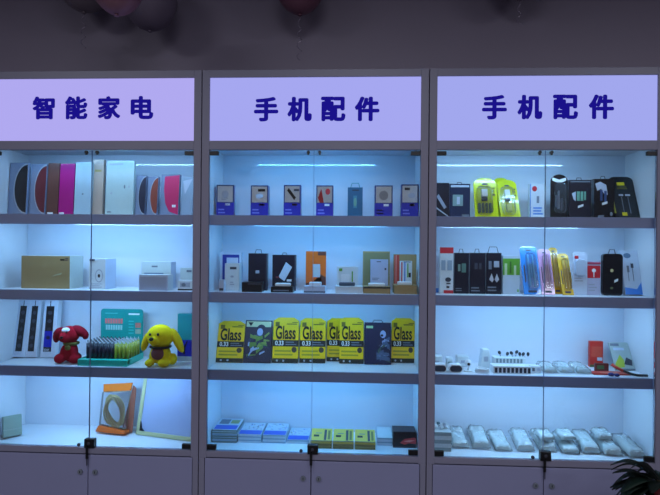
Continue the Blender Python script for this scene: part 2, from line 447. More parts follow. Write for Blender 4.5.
pack('gadget_box', 'little white box with dark base by the right stile, second left shelf', 'box', 178, 192.5, 280.5, D2, .04, OFFW, [('r', 0, 0, 1, .14, BLACK), ('r', .15, .3, .85, .8, LGREY), ('e', .4, .55, .15, .18, GREY)], Y=.07)

# ---- left cabinet, third shelf: boxed power strips leaning on the back
for k, (p0, p1, lab, blue) in enumerate(((10, 21.5, 'leftmost leaning white box with a long black power strip', 0), (28.5, 39.5, 'middle leaning white box with a long black power strip', 0), (43, 57, 'rightmost leaning power strip box, blue block low in its window', 1))):
    dec = [('r', .18, .10, .74, .90, BLACK), ('r', .42, .9, .48, .995, BLACK)]
    for j in range(5): dec.append(('e', .46, .2+.145*j, .16, .035, DGREY))
    if blue: dec += [('r', .18, .18, .74, .46, BLUE), ('r', .22, .11, .6, .15, WHITE)]
    pack('power_strip_box', lab, 'power strip', p0, p1, 301.5, D3, .035, M((196, 204, 220), .35), dec, yb=358.5, Ytop=.225, group='leaning power strips', side=M((214, 220, 230), .4))

def plush(name, label, loc, col, body, parts, scale=1, rot=0):
    root = thing(name, label, 'stuffed toy', loc, (0, 0, rot))
    b = MB()
    for c, r, ro in body: b.ell(c, r, col, ro, 20, 14)
    o = b.obj('body', root)
    rm = o.modifiers.new('merge', 'REMESH'); rm.mode = 'VOXEL'; rm.voxel_size = .0028; rm.use_smooth_shade = True
    sm = o.modifiers.new('smooth', 'SMOOTH'); sm.iterations = 6; sm.factor = .5
    for pn, fn in parts:
        b = MB(); fn(b); b.obj(pn, root)
    return root
PLY = M((240, 214, 24), .9, .12, 400, spec=.15, bump=.5)
PLY2 = M((236, 206, 30), .9, .12, 400, spec=.15, bump=.5)
PLR = M((172, 18, 40), .9, .12, 400, spec=.15, bump=.5)
PLR2 = M((140, 14, 36), .9, .12, 400, spec=.15, bump=.5)
x = at(161, 345, .10)[0]; y = .10
pup = plush('plush_dog', 'yellow plush puppy with a black collar sitting at the right of the shelf', (x, y, D3+.001), PLY, [
    ((0, 0, .047), (.042, .036, .045), (0, 0, 0)), ((0, -.008, .122), (.058, .046, .050), (0, 0, 0)), ((0, 0, .078), (.034, .03, .03), (0, 0, 0)),
    ((-.012, -.042, .108), (.026, .022, .021), (0, 0, 0)),
    ((-.038, -.030, .014), (.019, .030, .015), (0, 0, .1)), ((.026, -.036, .015), (.024, .030, .016), (0, 0, -.2)),
    ((.052, .0, .026), (.018, .028, .024), (0, 0, 0)), ((-.03, -.018, .045), (.013, .014, .034), (0, .15, 0)), ((.026, -.018, .045), (.015, .015, .034), (0, -.1, 0))],
    [('ear', lambda b: b.ell((-.064, -.008, .098), (.014, .024, .042), PLY2, (0, .30, 0))),
     ('ear', lambda b: b.ell((.071, .0, .104), (.017, .027, .056), PLY2, (0, -.45, 0))),
     ('eye', lambda b: b.ell((-.030, -.0505, .135), (.0052, .004, .0062), BLACK)),
     ('eye', lambda b: b.ell((.006, -.0555, .136), (.0052, .004, .0062), BLACK)),
     ('nose', lambda b: b.ell((-.020, -.0625, .117), (.010, .007, .008), BLACK)),
     ('collar', lambda b: b.tube([(.042*math.cos(t*PI/12), -.004+.040*math.sin(t*PI/12), .078) for t in range(24)], .0050, BLACK, 8, True)),
     ('bib', lambda b: b.ell((-.004, -.030, .052), (.028, .015, .026), M((120, 74, 84), .9)))])
x = at(70.5, 345, .115)[0]; y = .115
cub = plush('plush_dog', 'red plush dog with wide floppy ears and green collar beside the power strips', (x, y, D3+.001), PLR, [
    ((0, 0, .044), (.034, .032, .042), (0, 0, 0)), ((.004, 0, .078), (.026, .024, .024), (0, 0, 0)),
    ((.0, -.006, .118), (.044, .040, .034), (0, .1, 0)), ((-.006, -.036, .108), (.026, .024, .021), (0, 0, 0)),
    ((-.036, -.022, .020), (.024, .032, .020), (0, 0, .2)), ((.036, -.024, .020), (.022, .032, .019), (0, 0, -.2)), ((.0, .02, .02), (.04, .03, .02), (0, 0, 0)),
    ((-.024, -.02, .046), (.012, .013, .030), (0, .2, 0)), ((.022, -.02, .046), (.012, .013, .030), (0, -.2, 0))],
    [('ear', lambda b: (b.ell((-.048, -.006, .122), (.030, .022, .022), PLR2, (0, -.5, 0)), b.ell((-.062, -.008, .106), (.014, .018, .024), PLR2))),
     ('ear', lambda b: (b.ell((.044, .0, .130), (.040, .022, .020), PLR2, (0, .45, 0)), b.ell((.070, .0, .114), (.014, .016, .018), PLR2))),
     ('forehead_patch', lambda b: b.ell((-.004, -.033, .1385), (.019, .013, .009), WHITE, (.6, 0, 0))),
     ('eye', lambda b: b.ell((.008, -.0455, .1315), (.004, .003, .005), BLACK)),
     ('nose', lambda b: b.ell((-.008, -.0595, .112), (.0075, .005, .006), BLACK)),
     ('collar', lambda b: (b.tube([(.004+.029*math.cos(t*PI/12), .027*math.sin(t*PI/12), .080) for t in range(24)], .0065, M((120, 120, 60), .9), 8, True), b.ell((.004, -.030, .066), (.014, .007, .011), M((120, 120, 60), .9))))])

pup.scale = (1.08, 1.0, 1.10); cub.scale = (1.02, 1.05, 1.13)
# teal counter tray with header card and sticks standing in it
x0, yf = ground(80, 366, D3); yf = .05; x0 = at(77.5, 366, yf)[0]; x1 = at(127, 366, yf)[0]
yb_ = .235
root = thing('counter_display_tray', 'teal cardboard counter tray with tall teal header card', 'display tray', ((x0+x1)/2, 0, D3+.0006))
w = x1-x0; TL = M((30, 206, 186), .35)
b = MB(); b.box(-w/2, w/2, yf, yb_, 0, .006, TL); b.box(-w/2, w/2, yf, yf+.030, .0062, .028, TL); b.box(-w/2, -w/2+.004, yf+.0042, yb_, .0062, .03, TL); b.box(w/2-.004, w/2, yf+.0042, yb_, .0062, .03, TL)
b.obj('tray', root, .001)
xa, zt = at(101.5, 308.5, yb_); xb = at(143.5, 308.5, yb_)[0]; cx = (xa+xb)/2-(x0+x1)/2; hw = (xb-xa)/2; hh = zt-D3
b = MB(); pts = [(cx+px, .0062+pz) for px, pz in outline(2*hw, hh-.007, 'round', .014)]
b.prism(pts, yb_-.005, yb_-.001, TEAL)
def hr(u0, v0, u1, v1, mt, k=1): b.box(cx+(u0*2-1)*hw, cx+(u1*2-1)*hw, yb_-.005-.0005*k, yb_-.005, v0*hh, v1*hh, mt)
rd = M((224, 120, 120), .4)
for j in range(7): hr(.10+j*.062, .70, .10+j*.062+.048, .80, rd); hr(.12+j*.058, .57, .12+j*.058+.042, .67, M((150, 205, 205), .4))
hr(.66, .88, .92, .91, WHITE); hr(.1, .9, .4, .915, M((90, 190, 186), .4))
for j in range(5): hr(.66, .50+j*.06, .78, .52+j*.06, M((60, 190, 186), .4))
hr(.82, .62, .95, .72, M((190, 120, 110), .4)); hr(.82, .5, .95, .59, M((150, 165, 150), .4))
b.obj('header_card', root)
stick = None
GRP = 'sticks standing in the teal tray'
def make_stick(dark):
    root = thing('battery_stick', 'slim dark cylinder with silver top standing in teal tray' if dark else 'slim yellow-green cylinder with silver top in right half of teal tray', 'battery', (0, 0, 0), group='dark '+GRP if dark else 'yellow '+GRP)
    b = MB(); c = M((24, 30, 52), .3, coat=.4) if dark else M((150, 160, 50), .3, coat=.4)
    b.cyl((0, 0, 0), (0, 0, .090), .0068, c); b.obj('body', root)
    b = MB(); b.cyl((0, 0, .0902), (0, 0, .096), .0045, SILVER); b.cyl((0, 0, .0962), (0, 0, .103), .0024, BLACK if dark else SILVER); b.obj('cap', root)
    return root
proto = {True: make_stick(True), False: make_stick(False)}; used = set()
nx, ny = 11, 5
for j in range(ny):
    for i in range(nx):
        dark = i < 7
        X = x0+.026+(w-.040)*i/(nx-1); Y = yf+.042+(yb_-yf-.072)*j/(ny-1)
        if dark not in used: o = proto[dark]; used.add(dark)
        else:
            p = proto[dark]; o = p.copy(); COL.objects.link(o)
            for ch in p.children: c = ch.copy(); COL.objects.link(c); c.parent = o
        o.location = (X, Y, D3+.0075)
pack('gadget_box', 'teal box with a blue lower panel at the right end of the third left shelf', 'box', 178, 193, 314, D3, .04, M((24, 140, 150), .35), [('r', 0, .1, 1, .45, BLUE), ('p', [(.4, .15), (.5, .15), (.55, .3), (.7, .42), (.6, .42), (.45, .32)], BLACK), ('r', 0, 0, 1, .1, LGREY)], Y=.19)

# ---- left cabinet, bottom
b = MB(); Q = (math.radians(-14), 0, math.radians(42)); b.box(-.038, .038, -.018, .018, 0, .095, M((150, 172, 160), .5), rot=Q, piv=(0, 0, 0)); b.box(-.039, .039, -.019, .019, .030, .034, M((170, 184, 180), .5), rot=Q, piv=(0, 0, 0))
mn = min(v.co.z for v in b.bm.verts)
for v in b.bm.verts: v.co.z -= mn
o = b.obj('paper_packet', bevel=.006); o.location = (-.972-min(v.co[0] for v in o.data.vertices), .10, D0+.0006); tag(o, 'pale green packet tilted against the left edge of the lowest shelf', 'packet')

# orange header bag with a coiled lead
x0, x1 = at(96, 430, .16)[0], at(127, 430, .16)[0]; zt = at(114, 385, .185)[1]
w = x1-x0; h = zt-D0
root = thing('cable_bag', 'clear bag with orange header and coiled yellow cable on the lowest left shelf', 'bag', ((x0+x1)/2, .180, D0+.007), (math.radians(-8), 0, math.radians(-10)))
b = MB(); b.prism([(-w/2+.004, h*.8), (w/2-.002, h*.86), (w/2+.004, h*1.02), (-w/2, h*.95)], -.006, .004, M((240, 120, 30), .4))
b.obj('header_card', root, .001)
b = MB(); b.prism([(-w/2-.008, 0), (w/2+.002, 0), (w/2+.002, h*.07), (-w/2+.006, h*.13)], -.024, .012, ORANGE); b.obj('bottom_card', root, .002)
b = MB(); b.prism([(-w/2+.004, h*.13), (w/2-.004, h*.08), (w/2-.001, h*.85), (-w/2+.004, h*.8)], -.020, .004, clear('bag_film', (.98, .97, .97), .1, .06, (.9, .85, .9))); b.obj('film', root, .006)
b = MB()
for k in range(9):
    pts = []
    for t in range(36):
        q = 2*PI*t/36; pts.append(((.050+.008*math.cos(k*1.7))*math.cos(q+.1*k)*.95+.0, -.008-.003*math.cos(k*2.1)+.002*math.sin(3*q), h*.43+(.066+.009*math.sin(k*2.3))*math.sin(q)))
    b.tube(pts, .0036, M((228, 214, 140), .35), 6, True)
b.obj('cable_coil', root)
b = MB(); b.prism([(w*.0+.03, 0), (w/2+.014, .002), (w/2+.014, h*.9), (w/2-.002, h*.96)], .016, .022, M((176, 104, 84), .5), None); b.obj('spare_card', root, .001)

# framed panel leaning in the corner
xl = at(136.5, 431, .178)[0]
root = thing('framed_panel', 'lavender panel in pale cream frame with black corner, leaning at the lowest left shelf', 'panel', (xl, .178, D0+.0016), (math.radians(-13), 0, math.radians(-14)))
PW, PH = .312, .31; fr = M((196, 196, 150), .4)
b = MB(); b.box(0, .018, -.008, .004, .0182, PH, fr); b.box(.0, PW, -.008, .004, 0, .018, fr); b.box(PW-.018, PW, -.008, .004, .0182, PH, fr); b.box(.0182, PW-.0182, -.008, .004, PH-.018, PH, fr); b.obj('frame', root, .002)
b = MB(); b.box(.0183, PW-.0183, -.003, .002, .0183, PH-.0183, M((168, 178, 212), .25, .03)); b.obj('sheet', root)
b = MB(); b.prism([(.019, .019), (.045, .019), (.028, .032), (.019, .062)], -.0095, -.0032, BLACK); b.obj('corner_piece', root)

# ---- middle cabinet, top shelf: navy based clear boxes
PICS = [[('e', .5, .7, .2, .12, PALE), ('l', .3, .5, .7, .6, 2, LGREY)],
        [('r', .42, .80, .82, .88, BLACK), ('e', .5, .66, .22, .08, PALE)],
        [('p', [(.2, .82), (.3, .9), (.72, .6), (.62, .52)], BLACK), ('r', .6, .8, .9, .87, DGREY)],
        [('p', [(.1, .6), (.3, .9), (.4, .6), (.45, .45), (.2, .45)], RED), ('e', .68, .8, .14, .1, RED), ('r', .55, .46, .85, .72, RED)],
        [('e', .5, .68, .25, .15, LGREY)],
        [('r', .2, .82, .5, .9, DGREY), ('e', .6, .66, .2, .08, PALE)]]
LAB = ['leftmost navy and clear gadget box on the top middle shelf', 'navy and clear box with small black bar inside, second on the top middle shelf',
       'navy and clear box showing a black diagonal stick', 'navy and clear box with a red figure in its window',
       'navy and clear box just right of the teal hanging box', 'navy and clear box at the right end of the top middle shelf']
for i, (p0, p1, yt) in enumerate(((216, 234, 185), (250.5, 268, 185.5), (283.5, 300.5, 185), (316, 333, 185.5), (374.5, 392.5, 185.5), (401, 418.3, 184.5))):
    base = [('r', .0, .0, 1, .43, BLUE), ('r', .07, .45, .93, .96, M((222, 230, 240), .3))]  # bright upper plate paints the backdrop light seen through the clear window
    marks = PICS[i]+[('r', .5, .34, .78, .41, WHITE), ('l', .1, .06, .55, .26, 2, M((120, 130, 220), .4))]
    pack('gadget_box', LAB[i], 'box', p0, p1, yt, D1, .045, M((40, 62, 120), .3), base+marks, Y=.07, group='navy and clear boxes on the top middle shelf', window=(.05, .45, .95, .98, CLEARP), side=M((44, 70, 140), .3), yaw=math.radians(5) if i == 0 else 0)
pack('hanging_box', 'teal upright box with a hanging loop on the top middle shelf', 'box', 347.5, 362.5, 187.5, D1, .03, M((14, 96, 132), .35),
     [('r', .3, .88, .75, .93, M((10, 50, 70), .4)), ('r', .38, .3, .62, .72, M((60, 140, 160), .4)), ('e', .5, .5, .1, .15, M((110, 170, 150), .4))], Y=.08, tab=(TEAL, .62, .022))

# ---- middle cabinet, second shelf
pack('phone_box', 'blue-fronted white box at the left end of the second middle shelf', 'box', 220.5, 241.5, 252.5, D2, .03, M((190, 205, 225), .4), [('r', .1, .02, .9, .94, M((20, 50, 150), .35)), ('r', .3, .66, .85, .86, PALE)], Y=.16)
pack('phone_box', 'white carton with dark label before the blue-fronted box', 'box', 225, 239.5, 263.5, D2, .045, OFFW, [('r', .35, .78, .8, .87, DGREY), ('e', .5, .52, .12, .04, LGREY), ('l', .35, .2, .7, .35, 2, LGREY)], Y=.08)
pack('adapter_box', 'tiny pale box by the left side lining of the second middle shelf', 'box', 219, 224, 280, D2, .03, PALE, [('r', .1, .1, .9, .3, DGREY)], Y=.05)
pack('hanging_box', 'black box with a hanging loop and white dot on the second middle shelf', 'box', 248.5, 267.5, 253.5, D2, .03, NAVYB, [('r', .38, .46, .58, .54, LGREY), ('r', .92, .02, .98, .98, DGREY)], Y=.15, tab=(BLACK, .36, .018))
pack('sample_tray', 'low black tray in front of the plain black hanging box', 'tray', 242, 262, 282.5, D2, .06, BLACK, [('r', .3, .75, .95, .95, DGREY)], Y=.055)
pack('hanging_box', 'black box printed with a tilted white phone', 'box', 272.5, 296, 255, D2, .03, NAVYB,
     [('p', [(.26, .38), (.52, .27), (.84, .66), (.58, .80)], M((196, 210, 226), .3)), ('r', .62, .26, .82, .32, WHITE), ('r', .15, .35, .3, .4, M((110, 50, 60), .4)), ('r', .94, .02, .99, .98, DGREY)], Y=.15, tab=(BLACK, .2, .010))
pack('sample_tray', 'low black tray under a white device before the tilted phone box', 'tray', 271, 293, 287, D2, .06, BLACK, [('l', .1, .1, .9, .6, 1, GREY)], Y=.055)
def slab(name, label, p0, p1, z, hh, Y, t, mt, cat='device'):
    x0 = at(p0, 285, Y)[0]; x1 = at(p1, 285, Y)[0]; b = MB(); b.box(-(x1-x0)/2, (x1-x0)/2, 0, t, 0, hh, mt)
    o = b.obj(name, bevel=.003); o.location = ((x0+x1)/2, Y, z+.0006); return tag(o, label, cat)
def ztop(yt, Y, px): return at(px, yt, Y)[1]
zz = ztop(287, .055, 282)
slab('charger', 'flat white device on the black tray before the tilted phone box', 275, 290, zz+.001, .014, .07, .04, WHITE)
pack('phone_box', 'orange box with a pale phone picture on the second middle shelf', 'box', 306, 326, 251.5, D2, .03, ORANGE,
     [('r', .35, .35, .72, .68, M((190, 200, 205), .4)), ('p', [(0, .2), (.5, .25), (1, .1), (1, .35), (.75, .42), (.9, .05), (0, .05)], M((110, 60, 50), .4)), ('r', .6, .9, 1, 1, M((110, 60, 50), .4))], Y=.15)
pack('sample_tray', 'low bluish tray in front of the orange box', 'tray', 304, 325.5, 286.5, D2, .07, PALE, [('r', 0, .0, 1, .3, GREY)], Y=.055)
slab('charger', 'flat white device on the bluish tray before the orange box', 309, 321, ztop(286.5, .055, 315)+.001, .016, .065, .05, WHITE)
pack('sample_tray', 'low white tray at the centre right of the second middle shelf', 'tray', 335.5, 363, 286.5, D2, .10, OFFW, [], Y=.055)
zz = ztop(286.5, .055, 350)+.001
x0 = at(337, 275, .10)[0]; x1 = at(358, 275, .10)[0]; ztp = ztop(266.5, .10, 348)
b = MB(); b.box(-(x1-x0)/2, (x1-x0)/2, 0, .03, 0, ztp-zz, OFFW); decorate(b, [('r', .1, .75, .25, .9, GREEN), ('r', .7, .2, .76, .75, GREEN), ('r', .2, .15, .6, .6, WHITE)], x1-x0, ztp-zz, 0)
o = b.obj('adapter_box', bevel=.001); o.location = ((x0+x1)/2, .10, zz); tag(o, 'white box with green marks standing on the low white tray', 'box')
slab('charger', 'dark edged flat device in front of the white box with green marks', 339, 355, zz, .016, .062, .03, M((70, 90, 110), .35))
for (p0, p1, yt, side_c, q0, q1, qt, red, lab) in ((363, 390, 251.5, KRAFT, 370.5, 388, 259.5, 0, 'left'), (394, 416.5, 254.5, KRAFT, 400, 412, 261, 1, 'right')):
    dec = [('r', .02, .02, .24, .98, M((206, 70, 60), .4)), ('r', .08, .02, .12, .98, M((230, 150, 140), .4))] if red else [('r', .03, .03, .97, .97, M((128, 122, 84), .5))]
    pack('phone_box', 'tall kraft box behind a lavender box, second middle shelf' if not red else 'kraft box with a red left stripe at the right end of second middle shelf', 'box', p0, p1, yt, D2, .03, KRAFT, dec, Y=.19)
    pack('sample_tray', 'low kraft tray before the tall plain kraft box' if not red else 'low kraft tray before the red striped kraft box', 'tray', p0+.5, p1+.5, 287 if not red else 285.5, D2, .11, KRAFT, [('r', 0, .75, 1, 1, M((60, 56, 50), .5))] if not red else [], Y=.055, group='kraft trays')
    zt_ = ztop(287 if not red else 285.5, .055, p0+10)+.001
    xx0, xx1 = at(q0, 272, .12)[0], at(q1, 272, .12)[0]; ht = ztop(qt, .12, q0+8)-zt_
    b = MB(); b.box(-(xx1-xx0)/2, (xx1-xx0)/2, 0, .02, 0, ht, M((176, 182, 208), .4) if not red else OFFW)
    decorate(b, [('r', .35, .9, .6, .93, DGREY), ('r', .8, .6, .9, .68, DGREY), ('l', .1, .2, .5, .32, 2, GREY)] if not red else [('r', .1, .1, .2, .95, RED), ('r', .35, .1, .45, .95, SKYB), ('r', .6, .3, .7, .9, GREEN), ('r', .72, .3, .9, .5, BLACK), ('r', .3, .94, .9, .98, GREY)], xx1-xx0, ht, 0)
    o = b.obj('adapter_box', bevel=.001); o.location = ((xx0+xx1)/2, .12, zt_); tag(o, 'lavender grey box standing on the kraft tray' if not red else 'white box with coloured stripes standing on the right kraft tray', 'box')
    slab('charger', 'flat white charger lying before the lavender grey box' if not red else 'flat white charger lying before the striped white box', q0-2, q1-3 if not red else q1, zt_, .014, .062, .045, WHITE)

# ---- middle cabinet, third shelf: tempered glass boxes
GY = M((238, 196, 24), .35, .04)
def glass_decor():
    return [('r', 0, .36, 1, .50, M((30, 32, 36), .4)), ('r', 0, 0, 1, .10, M((34, 38, 30), .4)), ('r', .08, .80, .24, .90, M((120, 100, 20), .5)),
            ('r', .74, .88, .96, .90, M((130, 110, 20), .5)), ('r', .52, .845, .92, .865, M((90, 80, 20), .5)), ('t', 'Glass', .49, .53, .40, BLACK, .56, .0020),
            ('t', '0.33', .26, .385, .14, WHITE, .85, .0006), ('l', .5, .38, .95, .48, 2, GREY), ('l', .08, .14, .9, .30, 2, M((160, 150, 40), .5)),
            ('e', .84, .29, .10, .062, M((70, 60, 50), .4)), ('r', .15, .03, .22, .07, LGREY), ('r', .4, .03, .47, .07, LGREY), ('r', .65, .03, .72, .07, LGREY)]
GL = [(216, 242.5, 321.5, 363, .0, 'leftmost yellow Glass screen protector box'), (273.5, 299, 318, 363.5, 0, 'yellow Glass box just right of the left dark figure box'),
      (300.5, 326, 318.5, 363.5, 0, 'yellow Glass box straddling the meeting glass door edges'), (327.5, 352, 318.5, 361.5, 1, 'yellow Glass box half hidden behind its right neighbour'),
      (340, 364, 318, 364, 0, 'yellow Glass box overlapping another and left of the right dark box'), (394, 417, 318.5, 363, 0, 'rightmost yellow Glass box beside the cabinet stile')]
for p0, p1, yt, yb, back, lab in GL:
    pack('screen_protector_box', lab, 'box', p0, p1, yt, D3, .008, GY, glass_decor(), yb=yb, Ytop=.245 if back else .23, top='tab', group='yellow Glass boxes')
def figure_decor(k):
    rr = random.Random(31+k); out = []
    P1 = [M((90, 130, 60), .4), M((60, 80, 130), .4), M((150, 170, 205), .4), M((40, 50, 80), .4), M((120, 150, 70), .4), M((20, 24, 40), .4)]
    P2 = [M((140, 158, 192), .4), M((70, 90, 120), .4), M((60, 90, 80), .4), M((24, 32, 60), .4)]
    if k == 0: out += [('r', .04, .84, .96, .97, M((206, 206, 160), .4)), ('p', [(.1, .95), (.2, .86), (.3, .95)], BLACK)]
    else: out += [('r', .06, .86, .32, .92, M((180, 210, 150), .4))]
    cx = .52 if k == 0 else .66
    out += [('e', cx+.08, .78, .17, .12, M((24, 28, 56), .4)), ('e', cx+.04, .72, .11, .09, M((150, 170, 210), .4)), ('e', cx, .69, .05, .03, BLACK)]
    for q in range(26):      # strokes of the printed artwork
        u = (rr.uniform(.1, .75) if k == 0 else rr.uniform(.45, .8)); v = rr.uniform(.08, .58); a_ = rr.uniform(-.4, 1.1); l_ = rr.uniform(.18, .42); t_ = rr.uniform(.03, .08)
        du, dv = math.cos(a_)*l_, math.sin(a_)*l_*.6
        u1 = min(.97, u+du); v1 = max(.04, v+dv)
        out.append(('p', [(u, v), (u1, v1), (min(.97, u1-.02), v1+t_), (u, v+t_*1.6)], rr.choice(P1 if k == 0 else P2)))
    return out
pack('screen_protector_box', 'dark box printed with a crouching figure and pale top band, second from left', 'box', 245, 272, 321, D3, .010, M((30, 36, 58), .35), figure_decor(0), yb=363.5, Ytop=.23, group='dark figure boxes')
pack('screen_protector_box', 'dark box printed with a pale figure, with a hanging tab, second from right', 'box', 365, 391.5, 323, D3, .012, M((20, 30, 62), .35), figure_decor(1), yb=365, Ytop=.22, group='dark figure boxes', tab=(BLACK, .4, .012))

# ---- middle cabinet, bottom: stacks of packets
def stack(name, labs, cat, group, p0, p1, yb, yt, n, depth, mats, topdec, gap=.0004, jitter=.003):
    x, Y = ground((p0+p1)/2, yb, D0); Y = max(Y, .05)
    x0 = at(p0, yb, Y)[0]; x1 = at(p1, yb, Y)[0]; zt = at((p0+p1)/2, yt, Y)[1]; w = x1-x0
    th = (zt-D0)/n; rn = random.Random(int(p0))
    for k in range(n):
        b = MB(); b.box(-w/2, w/2, 0, depth, 0, th-gap, mats[k % len(mats)], sides={5: topdec[0]})
        if k == n-1:
            for (u0, v0, u1, v1, mt) in topdec[1]:
                b.box((u0-.5)*w, (u1-.5)*w, v0*depth, v1*depth, th-gap, th-gap+.0005, mt)
        o = b.obj(name, bevel=.0008); o.location = (max(x, math.floor(x)+.031+w/2)+rn.uniform(-1, 1)*jitter*.3, Y+rn.uniform(0, 1)*jitter, D0+.0006+k*th); o.rotation_euler = (0, 0, rn.uniform(-.008, .008))
        lab = labs[0] if k == n-1 else labs[1] % (['bottom', 'second', 'third', 'fourth', 'fifth', 'sixth', 'seventh'][k])
        tag(o, lab, cat, group)
WB = M((150, 176, 196), .4); WB2 = M((196, 210, 222), .35); BL2 = M((28, 84, 200), .35); OL = M((120, 138, 136), .5)
def speck(seed, n=26, mt=None):
    r_ = random.Random(seed); out = [(.02, .02, .98, .34, BL2)]
    for k in range(n):
        u = r_.uniform(.05, .9); v = r_.uniform(.38, .9); out.append((u, v, u+r_.uniform(.02, .07), v+r_.uniform(.02, .06), mt or r_.choice([GREY, SKYB, BL2, DGREY])))
    return out
stack('phone_film_packet', ['top blue and white packet of the tall leftmost stack', 'edge of leftmost tall packet stack, %s packet from the bottom'], 'packet', 'blue packet stack, tall leftmost', 210, 235, 443, 430, 7, .16, [OL, WB, OL], (WB2, [(.05, .05, .95, .4, BL2), (.1, .5, .5, .9, GREY), (.55, .55, .9, .85, M((150, 160, 90), .4))]))
stack('phone_film_packet', ['top blue and white packet of the second stack from left', 'second packet stack from left, %s packet from the bottom'], 'packet', 'blue packet stack, second from left', 238, 261, 443, 434.5, 5, .16, [WB2, WB], (WB2, speck(2)))
stack('phone_film_packet', ['top blue and white packet of the third stack from left', 'third packet stack from left, %s packet from the bottom'], 'packet', 'blue packet stack, third from left', 262.5, 285.5, 443.5, 435, 5, .16, [WB, WB2], (WB2, speck(3)))
stack('phone_film_packet', ['top blue and white packet of the short stack by the door lock', 'short packet stack by the door lock, %s packet from the bottom'], 'packet', 'blue packet stack, short one', 287, 308.5, 444, 440, 2, .16, [WB2, WB], (WB2, speck(4)))
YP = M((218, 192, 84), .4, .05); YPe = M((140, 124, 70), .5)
for k, (p0, p1, yb, yt, nm) in enumerate(((310.5, 331.5, 442.5, 432, 'left'), (333, 353.5, 444, 433.5, 'middle'), (355, 375.5, 445.5, 435.5, 'right'))):
    x = at((p0+p1)/2, yb, .06)[0]; w = at(p1, yb, .06)[0]-at(p0, yb, .06)[0]
    for j in range(3):
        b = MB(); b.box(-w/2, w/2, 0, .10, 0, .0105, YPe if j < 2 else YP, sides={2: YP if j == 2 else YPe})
        if j == 2:
            zt = .0105
            for (u0, v0, u1, v1, mt) in ((.12, .35, .38, .5, BLACK), (.62, .1, .74, .9, DGREY), (.8, .15, .92, .85, M((120, 120, 60), .4)), (0, 0, 1, .06, DGREY), (.2, .6, .5, .66, OL)):
                b.box((u0-.5)*w, (u1-.5)*w, v0*.10, v1*.10, zt, zt+.0005, mt)
        o = b.obj('film_box', bevel=.0008); o.location = (x, .065, D0+.012+.0112*j) ; o.rotation_euler = (math.radians(14), 0, 0)
        o.location.z = D0+.0008+.0115*j
        tag(o, ('%s yellow film box pile, ' % nm)+['lowest box', 'middle box', 'top box with dark marks'][j], 'box', 'yellow film boxes, %s pile' % nm)
stack('film_packet', ['top white packet between the yellow piles and the black box', 'white pile between yellow and black boxes, %s packet from bottom'], 'packet', 'white packet pile', 377.5, 392.5, 446, 438, 4, .15, [PALE, WB], (OFFW, []))
pack('earphone_box', 'black box with a red swirl at the right end of the lowest middle shelf', 'box', 394, 417, 432, D0, .08, BLACK, [('p', [(.3, .3), (.5, .55), (.9, .65), (1, .6), (1, .25), (.7, .3), (.5, .2)], M((200, 60, 60), .4)), ('p', [(.45, .4), (.7, .5), (.95, .48), (.7, .36)], M((230, 140, 130), .4)), ('r', 0, .0, 1, .08, DGREY)], yb=448)

# ---- right cabinet, top shelf
pack('cable_pack', 'dark navy pack showing a white earphone plug, far left of the top right shelf', 'pack', 436.5, 449, 183, D1, .02, NAVYB, [('p', [(0, .6), (.15, .68), (.8, .3), (.6, .25)], M((150, 160, 180), .4)), ('p', [(0, .3), (.9, .06), (.9, .03), (0, .25)], LGREY)], Y=.09)
pack('cable_pack', 'dark navy box with grey-green window beside the first yellow blister pack', 'pack', 449.5, 470, 184, D1, .03, M((22, 40, 72), .3), [('r', .15, .35, .65, .68, M((130, 160, 160), .4)), ('r', .35, .4, .5, .62, PALE), ('r', .05, .9, .95, .96, PALE), ('r', .6, .04, .95, .1, GREY)], Y=.09, tab=(BLACK, .25, .010))  # pale band near the top paints a reflected LED line
YB2 = M((214, 224, 20), .25, coat=.5)
for (p0, p1, yt, rl, lab, dec2) in ((474, 497, 178.5, .055, 'upright yellow blister pack holding black and white charger parts', 1), (498.5, 518, 180.5, .09, 'leaning yellow blister pack on the top right shelf', 0)):
    inner = [(.3, .62, .7, .9, M((228, 234, 236), .4)), (.32, .5, .68, .6, DGREY)] + ([(.05+.24*k, .08, .2+.24*k, .4, M((90, 110, 70), .4)) for k in range(4)] if dec2 else [(.3, .1, .7, .36, M((216, 220, 120), .4))])
    pack('charger_blister', lab, 'blister pack', p0, p1, yt, D1, .006, YB2, [('r', .38, .82, .62, .86, DGREY), ('r', .80, .55, .92, .6, BLACK), ('r', .80, .65, .9, .69, BLACK), ('r', .82, .72, .92, .75, BLACK)], Y=.10, Ytop=.10+rl, top='arch', blister=(.1, .06, .76, .76, .022, CLEARP, inner), group='yellow blister packs')
pack('charger_blister', 'yellow blister pack tucked behind the gap between two others', 'blister pack', 493, 508, 178, D1, .006, YB2, [], Y=.215, top='arch', group='yellow blister packs')
pack('cable_box', 'white box with a small red square, between yellow and black packs', 'box', 530, 545.5, 184, D1, .03, M((206, 214, 226), .35), [('e', .28, .86, .16, .08, RED), ('r', .42, .45, .58, .65, M((120, 130, 150), .4)), ('l', .2, .1, .85, .35, 3, SKYB), ('r', 0, 0, .04, 1, SKYB)], Y=.13, yaw=0)
K1 = M((12, 14, 22), .25, coat=.5)
pack('cable_blister', 'black rounded blister pack with white collar, leftmost black pack of top right shelf', 'blister pack', 550.5, 567.5, 174.5, D1, .006, K1, [('p', [(.1, .93), (.5, .88), (.9, .93), (.9, .86), (.65, .82), (.35, .82), (.1, .86)], WHITE)], Y=.11, top='arch', blister=(.2, .12, .88, .8, .016, clear('smoke', (.6, .65, .75), .06, .05), [(.1, .2, .25, .6, LGREY), (.3, .15, .42, .75, WHITE), (.55, .1, .66, .5, LGREY)]), r=.04)
